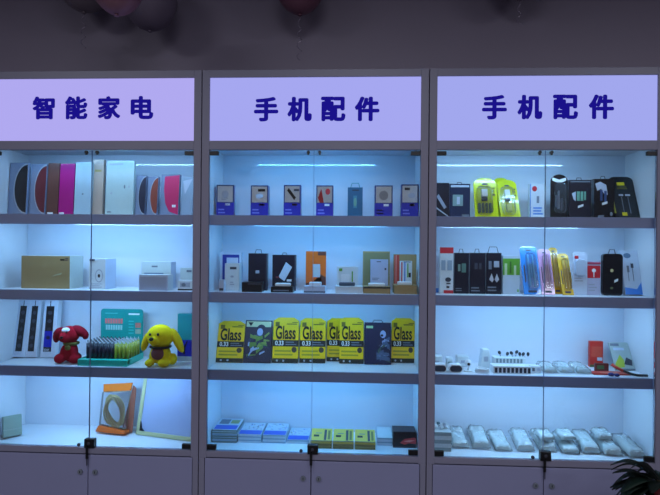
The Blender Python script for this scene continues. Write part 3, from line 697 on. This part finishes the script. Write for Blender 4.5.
pack('cable_pack', 'black hanging box with pale green picture', 'pack', 569, 591, 180, D1, .03, NAVYB, [('p', [(.12, .65), (.3, .7), (.3, .45), (.2, .5)], PALE), ('r', .35, .46, .48, .7, M((110, 170, 150), .4)), ('r', .52, .46, .64, .7, M((110, 170, 150), .4)), ('r', .68, .48, .76, .7, M((110, 170, 150), .4)), ('p', [(.4, .27), (.65, .32), (.65, .38), (.4, .33)], WHITE), ('r', .05, .94, .95, .97, GREY)], Y=.1, tab=(BLACK, .25, .012))
pack('cable_pack', 'black hanging box with white and navy plugs pictured', 'pack', 594, 614, 179, D1, .03, K1, [('p', [(.05, .88), (.3, .93), (.6, .85), (.68, .6), (.5, .62), (.35, .75), (.15, .7)], M((180, 190, 210), .4)), ('r', .3, .45, .42, .72, M((40, 70, 120), .4)), ('r', .5, .42, .62, .7, M((40, 70, 120), .4)), ('p', [(.4, .34), (.66, .38), (.66, .44), (.4, .4)], WHITE), ('r', .2, .04, .5, .09, GREY), ('e', .86, .12, .07, .05, GREY)], Y=.1, tab=(BLACK, .25, .014))
pack('cable_pack', 'black slanted pack with yellow labels at the right end of the top shelf', 'pack', 618.5, 643, 178.5, D1, .02, K1, [('r', .3, .78, .62, .86, YEL2), ('l', .28, .68, .7, .76, 2, M((120, 120, 40), .4)), ('r', .3, .52, .48, .56, PALE), ('r', .56, .52, .76, .56, PALE), ('r', .38, .1, .41, .5, GREY), ('r', .64, .1, .67, .5, GREY), ('r', .3, .04, .5, .12, YEL2), ('r', 0, .1, .06, .9, M((150, 160, 60), .4))], Y=.1, top='arch', r=.03, Ytop=.175)

# ---- right cabinet, second shelf
pack('cable_box', 'sliver of pale blue box beside the left side lining, second right shelf', 'box', 434.5, 439.5, 256, D2, .03, PALE, [('r', 0, 0, 1, .12, SKYB)], Y=.13)
pack('cable_box', 'white box with red top band and black lettering', 'box', 440, 453.5, 247.5, D2, .03, OFFW, [('r', 0, .87, 1, 1, RED), ('r', .1, .5, .42, .72, M((150, 170, 190), .4)), ('r', .55, .5, .9, .72, M((150, 170, 190), .4)), ('e', .62, .3, .22, .05, DGREY), ('e', .62, .3, .12, .025, OFFW), ('r', .5, .2, .8, .23, DGREY), ('r', .5, .12, .72, .16, BLACK), ('r', .3, 0, 1, .07, RED)], Y=.09)
for (p0, p1, yt, lab, dec, tb) in (
   (454.5, 469, 253, 'black hanging box with grey-green picture next to the red-topped box', [('r', .25, .55, .42, .72, M((120, 150, 140), .4)), ('r', .5, .52, .8, .74, M((90, 130, 120), .4)), ('l', .1, .05, .6, .15, 2, GREY)], (DGREY, .3, .018)),
   (470, 485.5, 253, 'plain dark hanging box, middle of three dark boxes', [('r', .3, .6, .5, .75, DGREY), ('r', .6, .6, .75, .75, DGREY), ('l', .1, .04, .7, .18, 2, GREY)], (DGREY, .3, .018)),
   (486.5, 501.5, 253, 'dark box with white plugs pictured and a triangular hanger', [('r', .15, .6, .35, .8, GREY), ('r', .5, .65, .85, .8, LGREY), ('p', [(.2, .35), (.35, .5), (.5, .35), (.4, .28)], M((190, 190, 200), .4)), ('p', [(.55, .35), (.7, .5), (.85, .35), (.7, .28)], M((190, 190, 200), .4)), ('l', .1, .05, .8, .2, 2, GREY)], (BLACK, .7, .028))):
    pack('cable_pack', lab, 'pack', p0, p1, yt, D2, .03, NAVYB, dec, Y=.09, tab=tb)
pack('cable_box', 'white box with a green picture band', 'box', 503, 520, 256, D2, .04, M((186, 200, 214), .4), [('r', 0, .5, 1, .93, GREEN), ('r', .1, .5, .25, .8, M((190, 210, 170), .4)), ('r', .4, .55, .5, .85, M((60, 110, 40), .4)), ('r', .65, .5, .78, .75, M((190, 210, 170), .4)), ('r', .85, .06, .95, .13, GREEN)], Y=.09)
BP = []
for (p0, p1, yt, c, c2, lab, yy) in (
   (522, 539, 247, M((20, 136, 220), .25, coat=.5), M((90, 190, 240), .3), 'bright blue rounded cable pack', .08),
   (540, 552.5, 249.5, M((206, 150, 196), .25, coat=.5), M((226, 190, 214), .3), 'pink rounded cable pack', .08),
   (551, 560, 248, M((232, 176, 40), .25, coat=.5), M((236, 206, 90), .3), 'rear yellow cable pack right of the pink one', .13),
   (560, 571, 254, M((236, 186, 44), .25, coat=.5), M((240, 214, 100), .3), 'front yellow cable pack overlapping the rear one', .08)):
    pack('cable_blister', lab, 'blister pack', p0, p1, yt, D2, .005, c, [('r', .35, .9, .65, .93, DGREY), ('r', .12, .25, .2, .6, DGREY), ('r', .25, .04, .75, .08, DGREY)], Y=yy, top='arch', r=.018, blister=(.26, .12, .86, .86, .010, CLEARP, [(.15, .05, .32, .95, c2), (.62, .05, .76, .95, c2), (.40, .3, .52, .7, c2)]), group='coloured rounded cable packs', Ytop=yy+.075)
pack('cable_blister', 'white rounded pack with small red square', 'blister pack', 572.5, 587.5, 252, D2, .006, M((200, 210, 228), .3), [('r', .14, .84, .4, .91, RED), ('l', .15, .3, .85, .42, 2, LGREY)], Y=.09, top='arch', r=.02, blister=(.15, .45, .85, .82, .012, M((186, 200, 222), .25), None))
pack('cable_box', 'short white box with a red panel and white plug picture', 'box', 587.5, 600.5, 261, D2, .03, M((186, 188, 214), .4), [('r', 0, .5, 1, .86, RED), ('e', .5, .72, .16, .06, WHITE), ('r', .46, .52, .54, .7, WHITE), ('r', .0, .9, 1, .96, M((170, 60, 90), .4)), ('l', .1, .1, .8, .35, 3, LGREY)], Y=.10)
pack('cable_pack', 'large black rounded pack with two hanging loops', 'pack', 603, 623, 254, D2, .02, K1, [('e', .45, .6, .08, .04, M((200, 190, 140), .4)), ('e', .45, .18, .08, .03, M((90, 100, 70), .4)), ('p', [(.58, .31), (.76, .35), (.76, .41), (.58, .37)], WHITE)], Y=.09, top='round', tab=(DGREY, .35, .020))
pack('cable_box', 'white pack with bright blue wave at its foot, right end', 'box', 624.5, 641.5, 252, D2, .025, M((190, 204, 222), .35), [('p', [(0, 0), (1, 0), (1, .28), (.7, .12), (0, .16)], SKYB), ('e', .35, .88, .22, .06, M((90, 120, 150), .4)), ('r', .25, .5, .38, .65, GREY), ('r', .5, .6, .65, .7, DGREY), ('r', .28, .3, .32, .5, GREY), ('r', .56, .3, .6, .6, GREY)], Y=.09, Ytop=.14)

# ---- right cabinet, third shelf: loose chargers, cable clips, flyers
def coil(name, label, px, py, R_, r_, mt, group=None, n=4, cat='cable'):
    x, y = ground(px, py, D3); y = min(max(y, .05), .22)
    b = MB()
    for k in range(n):
        b.tube([((R_+.002*math.sin(k*2))*math.cos(2*PI*t/28), (R_*.7)*math.sin(2*PI*t/28), r_+k*r_*1.7+.001*math.sin(3*2*PI*t/28+k)) for t in range(28)], r_, mt, 6, True)
    o = b.obj(name); o.location = (x, y, D3+.0015); return tag(o, label, cat, group)
for k, (px, lab) in enumerate(((440, 'dark oval socket adapter nearest the left end of third right shelf'), (456, 'dark oval socket adapter, right one of two'))):
    x = at(px, 370, .06)[0]
    root = thing('plug_adapter', lab, 'adapter', (x, .06, D3+.001), group='oval socket adapters')
    b = MB(); b.prism([(px_, pz) for px_, pz in outline(.062, .036, 'round', .0175)], 0, .045, WHITE, smooth=True); b.obj('housing', root, .002)
    b = MB(); b.prism([(px_, pz+.005) for px_, pz in outline(.052, .026, 'round', .0125)], -.002, -.0002, M((52, 62, 80), .4)); b.obj('face_plate', root)
for (px, py, sx, sz, yy, lab) in ((437, 0, .055, .055, .15, 'white block charger behind the left oval adapter'), (450, 0, .03, .045, .16, 'grey-fronted cube charger between the oval adapters'), (463, 0, .06, .05, .18, 'wide white charger behind the right oval adapter'), (486, 0, .055, .085, .17, 'tall white tapered charger before the clip rack')):
    x = at(px, 365, yy)[0]
    root = thing('wall_charger', lab, 'charger', (x, yy, D3+.001), group='loose white chargers')
    b = MB(); tp = .55 if 'tapered' in lab else .9
    b.prism([(-sx/2, 0), (sx/2, 0), (sx/2*tp, sz), (-sx/2*tp, sz)], 0, .045, M((206, 216, 220), .35)); b.obj('housing', root, .004)
    b = MB(); b.box(-.010, .010, -.0015, -.0002, sz*.35, sz*.62, M((120, 150, 150), .4) if 'grey' in lab else LGREY); b.obj('port', root)
x = at(468, 368, .1)[0]
root = thing('mini_camera', 'small white round camera on a foot in the charger clutter', 'camera', (x, .1, D3+.001))
b = MB(); b.cyl((0, 0, 0), (0, 0, .005), .020, WHITE); b.cyl((0, 0, .005), (0, 0, .022), .005, WHITE); b.obj('foot', root)
b = MB(); b.ell((0, 0, .037), (.016, .014, .016), WHITE); b.obj('body', root)
b = MB(); b.cyl((.0, -.0155, .034), (.0, -.011, .034), .006, BLACK); b.obj('lens', root)
coil('charging_cable', 'coiled white cable lying before the tapered charger', 482, 373, .028, .003, WHITE)
# clip rack
x0 = at(493.5, 370, .06)[0]; x1 = at(531, 370, .06)[0]; w = x1-x0
root = thing('phone_stand_rack', 'white acrylic rack with a row of dark slots', 'rack', ((x0+x1)/2, .06, D3+.001))
b = MB(); b.box(-w/2, w/2, 0, .06, 0, .034, WHITE); b.box(-w/2+.02, w/2, .062, .11, 0, .058, OFFW); b.obj('block', root, .002)
b = MB()
for k in range(9):
    u = -w/2+.006+k*(w-.012)/8.4; b.box(u, u+.011, -.0012, -.0001, .005, .027, M((40, 48, 66), .4))
for k in range(8):
    u = -w/2+.028+k*(w-.03)/8.6; b.box(u, u+.009, .0608, .0618, .036, .054, M((120, 140, 150), .4))
b.obj('slots', root)
for k, (px, yt, lean_) in enumerate(((500.5, 352.5, -.3), (507, 354, .15), (512.5, 353, -.35), (515.5, 352, .25), (520, 355, -.1), (522.5, 354, .3), (528, 356.5, .0))):
    x = at(px, 360, .14)[0]; zt = at(px, yt, .14)[1]; zb = D3+.0625
    b = MB(); L_ = max(zt-zb, .012)
    b.cyl((0, 0, 0), (lean_*L_, 0, L_), .0028, LGREY); b.ell((lean_*L_, 0, L_), (.007, .005, .009), M((40, 48, 60), .4), (0, lean_*2, 0))
    o = b.obj('stylus_plug'); o.location = (x, .14, zb); tag(o, 'dark tipped plug poking up from the rear step of the white rack', 'plug', 'dark tipped plugs on the rack')
for k, (px, lab) in enumerate(((533.5, 'grey-faced small white plug just right of the slotted rack'), (538.5, 'white plug second to the right of the slotted rack'))):
    x = at(px, 370, .08)[0]; b = MB(); b.box(-.010, .010, 0, .03, 0, .032, WHITE); b.box(-.006, .006, -.0008, 0, .01, .024, GREY if k == 0 else PALE)
    o = b.obj('usb_plug', bevel=.003); o.location = (x, .08, D3+.001); tag(o, lab, 'plug')
def bagged(label, px, py, w, d, hh, tilt, yaw, zlev, group, seed, cat='bag', inner=True, zoff=0):
    x, y = ground(px, py, zlev); y = min(max(y, .045), .16)
    root = thing('bagged_cable' if zlev == D3 else 'bagged_charger', label, cat, (x, y, zlev+.0015+zoff), (tilt, 0, yaw), group)
    rn = random.Random(seed); b = MB(); nx_, ny_ = 10, 12; T = []; B_ = []
    for j in range(ny_+1):
        rT = []; rB = []
        for i in range(nx_+1):
            u = i/nx_*2-1; v = j/ny_*2-1
            k = max(0, 1-abs(u)**7)*max(0, 1-abs(v)**9)
            zt = hh*(.22+.78*k**.6)+rn.uniform(-1, 1)*hh*.13*k
            rT.append(b.bm.verts.new((u*w/2+rn.uniform(-1, 1)*.0015, (v+1)/2*d, zt))); rB.append(b.bm.verts.new((u*w/2, (v+1)/2*d, hh*.2-hh*.18*min(1, k*1.5))))
        T.append(rT); B_.append(rB)
    fs = []
    for j in range(ny_):
        for i in range(nx_):
            fs.append(b.bm.faces.new((T[j][i], T[j][i+1], T[j+1][i+1], T[j+1][i]))); fs.append(b.bm.faces.new((B_[j][i], B_[j+1][i], B_[j+1][i+1], B_[j][i+1])))
    for i in range(nx_):
        fs.append(b.bm.faces.new((B_[0][i], B_[0][i+1], T[0][i+1], T[0][i]))); fs.append(b.bm.faces.new((B_[ny_][i+1], B_[ny_][i], T[ny_][i], T[ny_][i+1])))
    for j in range(ny_):
        fs.append(b.bm.faces.new((B_[j+1][0], B_[j][0], T[j][0], T[j+1][0]))); fs.append(b.bm.faces.new((B_[j][nx_], B_[j+1][nx_], T[j+1][nx_], T[j][nx_])))
    b._tag(fs, BAG, True); b.obj('film', root)
    ib = MB()
    if inner:
        ib.box(-w*.38, w*.38, d*.06, d*.86, hh*.22, hh*.74, M((224, 230, 232), .5)); ib.box(-w*.36, w*.36, d*.055, d*.059, hh*.28, hh*.5, M((120, 132, 112), .5)); ib.obj('carton', root, .003)
    else:
        for k in range(5): ib.tube([(w*(.24+.03*k)*math.cos(t*PI/10)+.004*math.sin(5*t+k), d*.5+d*(.26+.03*k)*math.sin(t*PI/10), hh*(.3+.1*k)) for t in range(20)], .0026, WHITE, 6, True)
        ib.box(-w*.2, w*.2, d*.3, d*.5, hh*.2, hh*.6, M((140, 170, 160), .5)); ib.obj('cable', root)
    return root
for k, (px, py, w_, lab) in enumerate(((551, 374, .066, 'clear bag of white cable right of the small plugs'), (568, 374, .066, 'middle clear bag of white cable before the red carton'), (585, 374.5, .066, 'clear bag of white cable nearest the blue clip'))):
    bagged(lab, px, py, w_, .12, .024, math.radians(6), math.radians((k-1)*2), D3, 'bagged cables on the third right shelf', k, inner=False)
pack('screen_box', 'small upright red carton on the third right shelf', 'box', 590.5, 603.5, 341.5, D3, .02, M((206, 52, 44), .4), [('r', .1, .4, .9, .8, M((216, 84, 66), .4)), ('r', .55, .25, .95, .38, PALE), ('r', .0, 0, .6, .1, M((90, 100, 60), .4))], Y=.235)
pack('flyer_pack', 'green and white picture pack leaning on the back, third right shelf', 'pack', 612.5, 632, 343.5, D3, .008, M((168, 182, 180), .4), [('r', .05, .86, .5, .96, GREY), ('p', [(.05, .2), (.4, .55), (.55, .35), (.5, .1), (.1, .05)], M((170, 190, 60), .4)), ('p', [(.5, .2), (.7, .45), (.95, .35), (.9, .15)], DGREY), ('r', .15, .7, .7, .8, PALE), ('r', .0, .0, 1, .05, GREY)], yb=371, Ytop=.24)
b = MB(); b.box(-.085, .085, 0, .05, 0, .006, M((210, 60, 50), .4)); b.box(-.05, .03, .005, .03, .0061, .0066, M((226, 120, 100), .4))
o = b.obj('leaflet_stack', bevel=.001); o.location = (at(613, 371, .085)[0], .078, D3+.001); tag(o, 'flat red leaflet lying under the green and white pack', 'leaflet')
b = MB(); x0 = at(598, 360, .20)[0]; b.box(-.03, .03, 0, .012, 0, .035, M((110, 40, 40), .4)); b.box(-.022, .01, -.0006, 0, .01, .026, M((70, 120, 80), .4))
o = b.obj('card_holder', bevel=.001); o.location = (at(602, 362, .15)[0], .15, D3+.001); tag(o, 'dark red card block between the red carton and the picture pack', 'card')
b = MB(); b.ell((-.010, 0, .008), (.014, .010, .008), M((24, 34, 110), .3)); b.ell((.013, -.004, .007), (.012, .009, .007), M((24, 34, 110), .3)); b.cyl((-.02, -.002, .009), (.02, -.002, .008), .004, BLACK)
o = b.obj('car_charger_plug'); o.location = (at(613.5, 373, .055)[0], .055, D3+.001); tag(o, 'small dark blue two-lobed clip at the front of the third right shelf', 'clip')
root = thing('selfie_stick', 'thin black stick with red grip lying at the right front corner', 'stick', (at(636, 376, .05)[0], .052, D3+.001))
b = MB(); b.tube([(-.035, .035, .017), (-.01, .014, .009), (.01, .006, .006), (.052, .004, .006)], .0055, BLACK); b.obj('shaft', root)
b = MB(); b.tube([(-.075, .060, .040), (-.06, .050, .030), (-.0355, .0355, .0175)], .0065, M((200, 60, 46), .4)); b.obj('grip', root)

# ---- right cabinet, lowest shelf: bagged chargers, a pile of cartons at the left
for k in range(5):
    x = at(443, 447, .07)[0]; b = MB(); wd = .074; b.box(-wd/2, wd/2, 0, .13, 0, .0165, [M((150, 164, 168), .5), OFFW][k % 2], sides={5: OFFW})
    o = b.obj('slim_carton', bevel=.001); o.location = (x+random.uniform(-.001, .001), .07, D0+.0006+k*.0172)
    tag(o, ['bottom', 'second', 'middle', 'fourth', 'topmost'][k]+' grey-white carton of the pile at the left of lowest right shelf', 'carton', 'pile of slim cartons')
b = MB()
for k in range(5): b.ell((-.024+.012*k, .03+.012*math.sin(k*2), .010+.006*(k % 2)), (.010, .012, .010), [WHITE, M((60, 90, 100), .4), WHITE, LGREY, WHITE][k], (.3*k, .2, 0), 10, 8)
b.tube([(-.03+.007*t, .02+.02*math.sin(t*1.3), .022+.010*math.cos(t*1.7)) for t in range(10)], .0024, WHITE, 6)
o = b.obj('earphone_bundle'); o.location = (at(443, 424, .07)[0], .085, D0+.0875); tag(o, 'tangle of white and dark earphones on top of the slim carton pile', 'earphones')
BG = [(461, 449, .078, .030, 'lowest right shelf, first bagged charger beside the carton pile'), (481.5, 450, .080, .040, 'shiny bagged charger, second from the carton pile'),
      (504, 452, .078, .026, 'flatter bagged charger, third from the carton pile'), (526, 452.5, .080, .036, 'bagged charger just left of the door lock'),
      (549, 453, .078, .034, 'bagged charger straddling the meeting door edges'), (571.5, 455, .080, .028, 'low bagged charger just right of the door lock'),
      (592, 455, .080, .040, 'plump bagged charger third from the right end'), (614, 457, .080, .036, 'bagged charger second from the right end'), (637.5, 458.5, .08, .034, 'bagged charger at the right end by the plant')]
for k, (px, py, w_, hh, lab) in enumerate(BG):
    bagged(lab, px, py, w_, .17, hh, math.radians(10), math.radians(random.uniform(-3, 5)), D0, 'bagged chargers on the lowest right shelf', 40+k)
for k, (px, zo, lab) in enumerate(((548, .046, 'small crumpled bag lying on the row behind the door lock'), (569, .048, 'crumpled shiny bag on top of the row, right of the lock'), (606, .052, 'crumpled bag on top of the row near right end'))):
    bagged(lab, px, 452, .075, .07, .026, math.radians(14), .2, D0, 'crumpled bags on top of the row', 70+k, zoff=zo)
    bpy.context.view_layer.update()
    COL.objects[-1]

# ------------------------------------------------------------------ balloons and plant
def balloon(label, px, py, Y, r, col, rib):
    x, z = at(px, py, Y)
    root = thing('balloon', label, 'balloon', (x, Y, z), group='dim balloons under the ceiling')
    b = MB(); g = bmesh.ops.create_uvsphere(b.bm, u_segments=32, v_segments=20, radius=r)
    for v in g['verts']:
        t = v.co.z/r
        if t < 0: s_ = 1-.12*t*t; v.co.x *= s_; v.co.y *= s_; v.co.z *= 1.14
    b._tag(b.bm.faces, col, True); b.obj('skin', root)
    b = MB(); b.cyl((0, 0, -r*1.20), (0, 0, -r*1.13), .010, col, .004); b.obj('knot', root)
    if rib:
        b = MB(); b.tube([(.012*math.sin(t*1.1)*min(1, t/6), .010*math.cos(t*1.1), -r*1.19-t*.009) for t in range(rib)], .0016, M((200, 190, 215), .2, metal=.6), 5); b.obj('ribbon', root)
balloon('dusky purple balloon above the left cabinet', 150, 0, .12, .125, M((116, 106, 128), .5), 0)
balloon('dark red balloon at the top edge above the left sign', 117, -14, -.25, .10, M((130, 92, 104), .5), 0)
balloon('large greyish balloon above the left cabinet with a thin silver ribbon', 84, -22, .14, .14, M((118, 108, 120), .4), 20)
balloon('dark maroon balloon with curled ribbon above the middle sign', 300, -14, .14, .115, M((122, 80, 100), .5), 24)
balloon('dim grey balloon at the top edge above the right sign', 520, -34, .14, .13, M((118, 108, 120), .4), 14)

DG = M((16, 34, 28), .6, .15, spec=.2); DG2 = M((12, 24, 22), .6, .15, spec=.2)
px_, pz_ = at(652, 480, -.40)
root = thing('potted_plant', 'dark leafy plant arching up before the right cabinet corner', 'plant', (px_+.03, -.40, 0))
b = MB(); b.cyl((0, 0, .0), (0, 0, .30), .10, M((110, 70, 60), .5), .135, 28); b.obj('pot', root, .004)
b = MB(); b.tube([(0, 0, .28), (.01, 0, .45), (0, .01, .70)], .012, M((60, 50, 36), .7)); b.obj('stem', root)
def leaf(b, base, az, ln, rise, droop, wd, mt):
    n = 12; pl = []
    for i in range(n+1):
        t = i/n; rr = ln*t; zz = rise*math.sin(min(1, t*1.25)*PI/2)-droop*t*t
        pl.append(Vector((base[0]+math.cos(az)*rr, base[1]+math.sin(az)*rr, base[2]+zz)))
    sd = Vector((-math.sin(az), math.cos(az), 0)); L_ = []; R_ = []; C_ = []; U_ = []
    for i, p in enumerate(pl):
        t = i/n; ww = wd*math.sin(PI*min(.98, .06+t*.92))**.7
        L_.append(b.bm.verts.new(p+sd*ww)); R_.append(b.bm.verts.new(p-sd*ww)); C_.append(b.bm.verts.new(p-Vector((0, 0, ww*.35)))); U_.append(b.bm.verts.new(p-Vector((0, 0, ww*.35+.0012))))
    fs = []
    for i in range(n):
        for A, B__ in ((L_, C_), (C_, R_), (R_, U_), (U_, L_)): fs.append(b.bm.faces.new((A[i], A[i+1], B__[i+1], B__[i])))
    b._tag(fs, mt, True)
rl = random.Random(5)
for k in range(92):
    b = MB(); az = rl.uniform(0, 2*PI) if k > 30 else PI+rl.uniform(-.9, .9); hb = rl.uniform(.52, .70)
    leaf(b, (0, 0, hb), az, rl.uniform(.07, .19), rl.uniform(.0, .085), rl.uniform(.02, .12), rl.uniform(.015, .028), rl.choice([DG, DG2])); b.obj('leaf', root)
b = MB(); b.ell((-.02, -.05, pz_-.025), (.030, .02, .016), M((96, 22, 34), .7)); b.cyl((-.02, -.05, .55), (-.02, -.05, pz_-.03), .002, DG); b.obj('flower', root)

# ------------------------------------------------------------------ light in the room
def area(name, loc, rot, sx, sy, e, c):
    ld = bpy.data.lights.new(name, 'AREA'); ld.shape = 'RECTANGLE'; ld.size = sx; ld.size_y = sy; ld.energy = e; ld.color = c
    o = bpy.data.objects.new(name, ld); COL.objects.link(o); o.location = loc; o.rotation_euler = rot; return o
for lx in (-1.6, .7, 3.0):
    for ly in (-2.3, -4.2):
        area('ceiling_lamp', (lx, ly, 3.0), (0, 0, 0), .9, .3, 24, (.93, .93, 1))
wd_ = bpy.data.worlds.new('world'); SC.world = wd_; wd_.use_nodes = True
wd_.node_tree.nodes['Background'].inputs[0].default_value = (.44, .43, .60, 1); wd_.node_tree.nodes['Background'].inputs[1].default_value = .05

vs = SC.view_settings; vs.view_transform = 'Standard'; vs.look = 'None'; vs.gamma = 1; vs.exposure = 0; vs.use_curve_mapping = False
